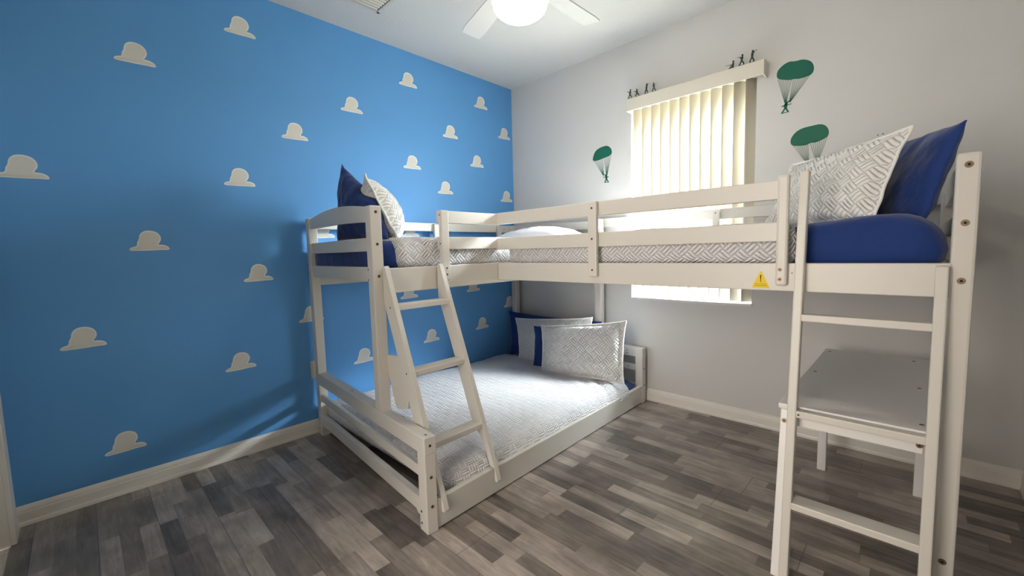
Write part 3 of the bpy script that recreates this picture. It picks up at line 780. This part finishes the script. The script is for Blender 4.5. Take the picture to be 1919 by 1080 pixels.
# ------------------------------------------------------------------ toy soldiers on the valance
def tube_fig(chains):
    bm = bmesh.new()
    for ch in chains:
        for (p, r), (q, s) in zip(ch[:-1], ch[1:]):
            add_cyl(bm, p, q, r, s, 8)
            bmesh.ops.create_uvsphere(bm, u_segments=8, v_segments=6, radius=s, matrix=Matrix.Translation(Vector(q)))
        bmesh.ops.create_uvsphere(bm, u_segments=8, v_segments=6, radius=ch[0][1], matrix=Matrix.Translation(Vector(ch[0][0])))
    return bm
def soldier(lab, x, kind, mir=1, scale=1.0):
    t = thing('toy_soldier', lab, 'toy soldier', (x, -0.074, 2.222), 'green toy soldiers standing on the valance')
    scale *= 1.35; t.scale = (mir*scale, scale, scale)
    def part(name, bm):
        me = bpy.data.meshes.new(name); bm.to_mesh(me); bm.free(); me.materials.append(M_army)
        o = bpy.data.objects.new(name, me); COL.objects.link(o); o.parent = t
        for p in me.polygons: p.use_smooth = True
        return o
    V = lambda *a: Vector(a)
    bm = bmesh.new(); add_cyl(bm, (0, 0, 0), (0, 0, 0.002), 0.013, 0.012, 14); bmesh.ops.scale(bm, vec=(1, 0.7, 1), verts=bm.verts); part('base', bm)
    if kind == 'stand':
        hip = V(0, 0, 0.024); ch = V(0.001, 0, 0.037); hd = V(0.002, 0, 0.0455); f1, f2 = V(-0.009, 0, 0.002), V(0.008, 0, 0.002); k1, k2 = V(-0.006, 0, 0.013), V(0.005, 0, 0.013)
        gun = (V(-0.002, -0.003, 0.038), V(0.020, -0.004, 0.047)); hands = (V(0.009, -0.004, 0.0415), V(0.003, -0.004, 0.036))
    elif kind == 'advance':
        hip = V(0, 0, 0.023); ch = V(0.002, 0, 0.035); hd = V(0.003, 0, 0.044); f1, f2 = V(-0.011, 0, 0.002), V(0.009, 0, 0.002); k1, k2 = V(-0.005, 0, 0.013), V(0.007, 0, 0.014)
        gun = (V(0.008, -0.004, 0.033), V(-0.016, -0.004, 0.040)); hands = (V(-0.006, -0.004, 0.036), V(0.004, -0.004, 0.032))
    elif kind == 'crouch':
        hip = V(0, 0, 0.017); ch = V(-0.001, 0, 0.028); hd = V(-0.002, 0, 0.036); f1, f2 = V(-0.006, 0, 0.002), V(0.010, 0, 0.002); k1, k2 = V(-0.008, 0, 0.012), V(0.008, 0, 0.012)
        gun = (V(0.006, -0.004, 0.028), V(-0.019, -0.004, 0.031)); hands = (V(-0.009, -0.004, 0.029), V(0.0, -0.004, 0.027))
    else:  # sitting low
        hip = V(0.004, 0, 0.007); ch = V(0.005, 0, 0.020); hd = V(0.006, 0, 0.029); f1, f2 = V(-0.012, 0, 0.003), V(-0.008, -0.003, 0.003); k1, k2 = V(-0.003, 0, 0.010), V(-0.001, -0.004, 0.009)
        gun = (V(0.006, -0.004, 0.016), V(-0.024, -0.004, 0.018)); hands = (V(-0.007, -0.004, 0.017), V(0.002, -0.004, 0.016))
    sh = ch+V(0, 0, 0.0)
    chains = [[(hip, 0.0042), (ch, 0.0050)], [(ch, 0.003), (hd, 0.0032)], [(hip, 0.0036), (k1, 0.0028), (f1, 0.0024)], [(hip, 0.0036), (k2, 0.0028), (f2, 0.0024)],
              [(sh+V(0.003, 0, 0), 0.0024), ((sh+hands[0])/2+V(0, 0, -0.003), 0.002), (hands[0], 0.0018)], [(sh-V(0.003, 0, 0), 0.0024), ((sh+hands[1])/2+V(0, 0, -0.003), 0.002), (hands[1], 0.0018)]]
    bm = tube_fig(chains)
    bmesh.ops.create_uvsphere(bm, u_segments=10, v_segments=7, radius=0.0042, matrix=Matrix.Translation(hd+V(0, 0, 0.0015)))
    part('figure', bm)
    bm = bmesh.new(); add_cyl(bm, gun[0], gun[1], 0.0014, 0.0008, 6); part('rifle', bm)
soldier('leftmost green toy soldier on the valance, rifle held low', 1.252, 'advance', 1)
soldier('crouching green toy soldier, second from left on the valance', 1.308, 'crouch', 1)
soldier('green toy soldier aiming, third from left on the valance', 1.378, 'stand', 1, 1.05)
soldier('green toy soldier leaning forward, fourth from left on the valance', 1.434, 'advance', -1, 0.95)
soldier('lowest green toy soldier, sitting with a rifle at the valance right end', 1.930, 'sit', 1)
soldier('green toy soldier advancing, middle of the three at the right end', 1.984, 'advance', 1)
soldier('rightmost green toy soldier aiming a rifle upward', 2.040, 'stand', 1, 1.05)

# ------------------------------------------------------------------ outlet on the blue wall
t = thing('wall_outlet', 'beige outlet cover on the blue wall behind the bed post', 'outlet', (0, -1.905, 0.42))
box('cover_plate', (0.0005, -1.945, 0.362), (0.006, -1.868, 0.478), M_plate, t, 0.002)
for z in (0.400, 0.442):
    bm = bmesh.new(); add_cyl(bm, (0.004, -1.906, z), (0.0072, -1.906, z), 0.016, 0.016, 20); obj('socket', bm, M_plate, t)

# ------------------------------------------------------------------ ceiling vent
t = thing('ceiling_vent', 'off-white louvred air vent in the ceiling above the blue wall', 'vent', (0.47, -1.68, H))
vx0, vx1, vy0, vy1 = 0.318, 0.63, -1.86, -1.508
bm = bmesh.new()
for lo, hi in (((vx0, vy0), (vx0+0.022, vy1)), ((vx1-0.022, vy0), (vx1, vy1)), ((vx0, vy0), (vx1, vy0+0.022)), ((vx0, vy1-0.022), (vx1, vy1))):
    add_box(bm, (*lo, H-0.008), (*hi, H), bev=0.002)
obj('vent_frame', bm, M_vent, t)
box('duct_shade_sheet', (vx0+0.02, vy0+0.02, H-0.001), (vx1-0.02, vy1-0.02, H-0.0004), M_hole, t, 0)  # flat dark sheet standing in for the shade inside the duct
for k in range(10):
    x = vx0+0.038+k*0.0255
    bm = bmesh.new(); add_prism(bm, [(x, H-0.012), (x+0.0015, H-0.0125), (x+0.010, H-0.004), (x+0.0085, H-0.0035)], lambda a, c, tt: Vector((a, tt, c)), vy0+0.03, vy1-0.03)
    obj('louvre', bm, M_vent, t)

# ------------------------------------------------------------------ ceiling fan with lit globe
FX, FY = 1.459, -1.455
fan = thing('ceiling_fan', 'white ceiling fan with a glowing round lamp in the middle of the ceiling', 'ceiling fan', (FX, FY, H))
def lathe(name, prof_, mat, par, seg=40):
    bm = bmesh.new(); R_ = []
    for r, z in prof_:
        R_.append([bm.verts.new((FX+r*math.cos(2*math.pi*i/seg), FY+r*math.sin(2*math.pi*i/seg), z)) for i in range(seg)])
    for a in range(len(R_)-1):
        for i in range(seg): bm.faces.new((R_[a][i], R_[a][(i+1) % seg], R_[a+1][(i+1) % seg], R_[a+1][i]))
    bm.faces.new(R_[0][::-1]); bm.faces.new(R_[-1])
    bmesh.ops.recalc_face_normals(bm, faces=bm.faces[:])
    return obj(name, bm, mat, par, True)
lathe('canopy', [(0.065, H), (0.07, H-0.01), (0.065, H-0.045), (0.02, H-0.06)], M_fan, fan)
lathe('downrod', [(0.014, H-0.05), (0.014, 2.46)], M_fan, fan)
lathe('motor_housing', [(0.03, 2.47), (0.09, 2.455), (0.115, 2.42), (0.115, 2.35), (0.125, 2.30), (0.128, 2.268)], M_fan, fan)
for k in range(5):
    a = math.radians(90+72*k); ca, sa = math.cos(a), math.sin(a)
    def B_(x, y, tt): return Vector((FX+x*ca-y*sa, FY+x*sa+y*ca, 2.38+y*math.tan(math.radians(10))+tt))
    out = [(0.14, -0.045), (0.52, -0.058), (0.575, -0.052), (0.578, -0.045), (0.578, 0.045), (0.575, 0.052), (0.52, 0.058), (0.14, 0.045)]
    bm = bmesh.new(); add_prism(bm, out, B_, 0.0, 0.007); bl_ = obj('blade', bm, M_fan, fan)
    bm = bmesh.new(); add_prism(bm, [(0.09, -0.018), (0.20, -0.03), (0.20, 0.03), (0.09, 0.018)], B_, -0.004, 0.0); obj('blade_bracket', bm, M_fan, fan)
prof_ = [(0.1245, 2.270)]+[(0.124*math.cos(t), 2.262-0.072*math.sin(t)) for t in [math.radians(d) for d in range(0, 90, 9)]]+[(0.004, 2.190)]
lathe('globe', prof_, M_lamp, fan)
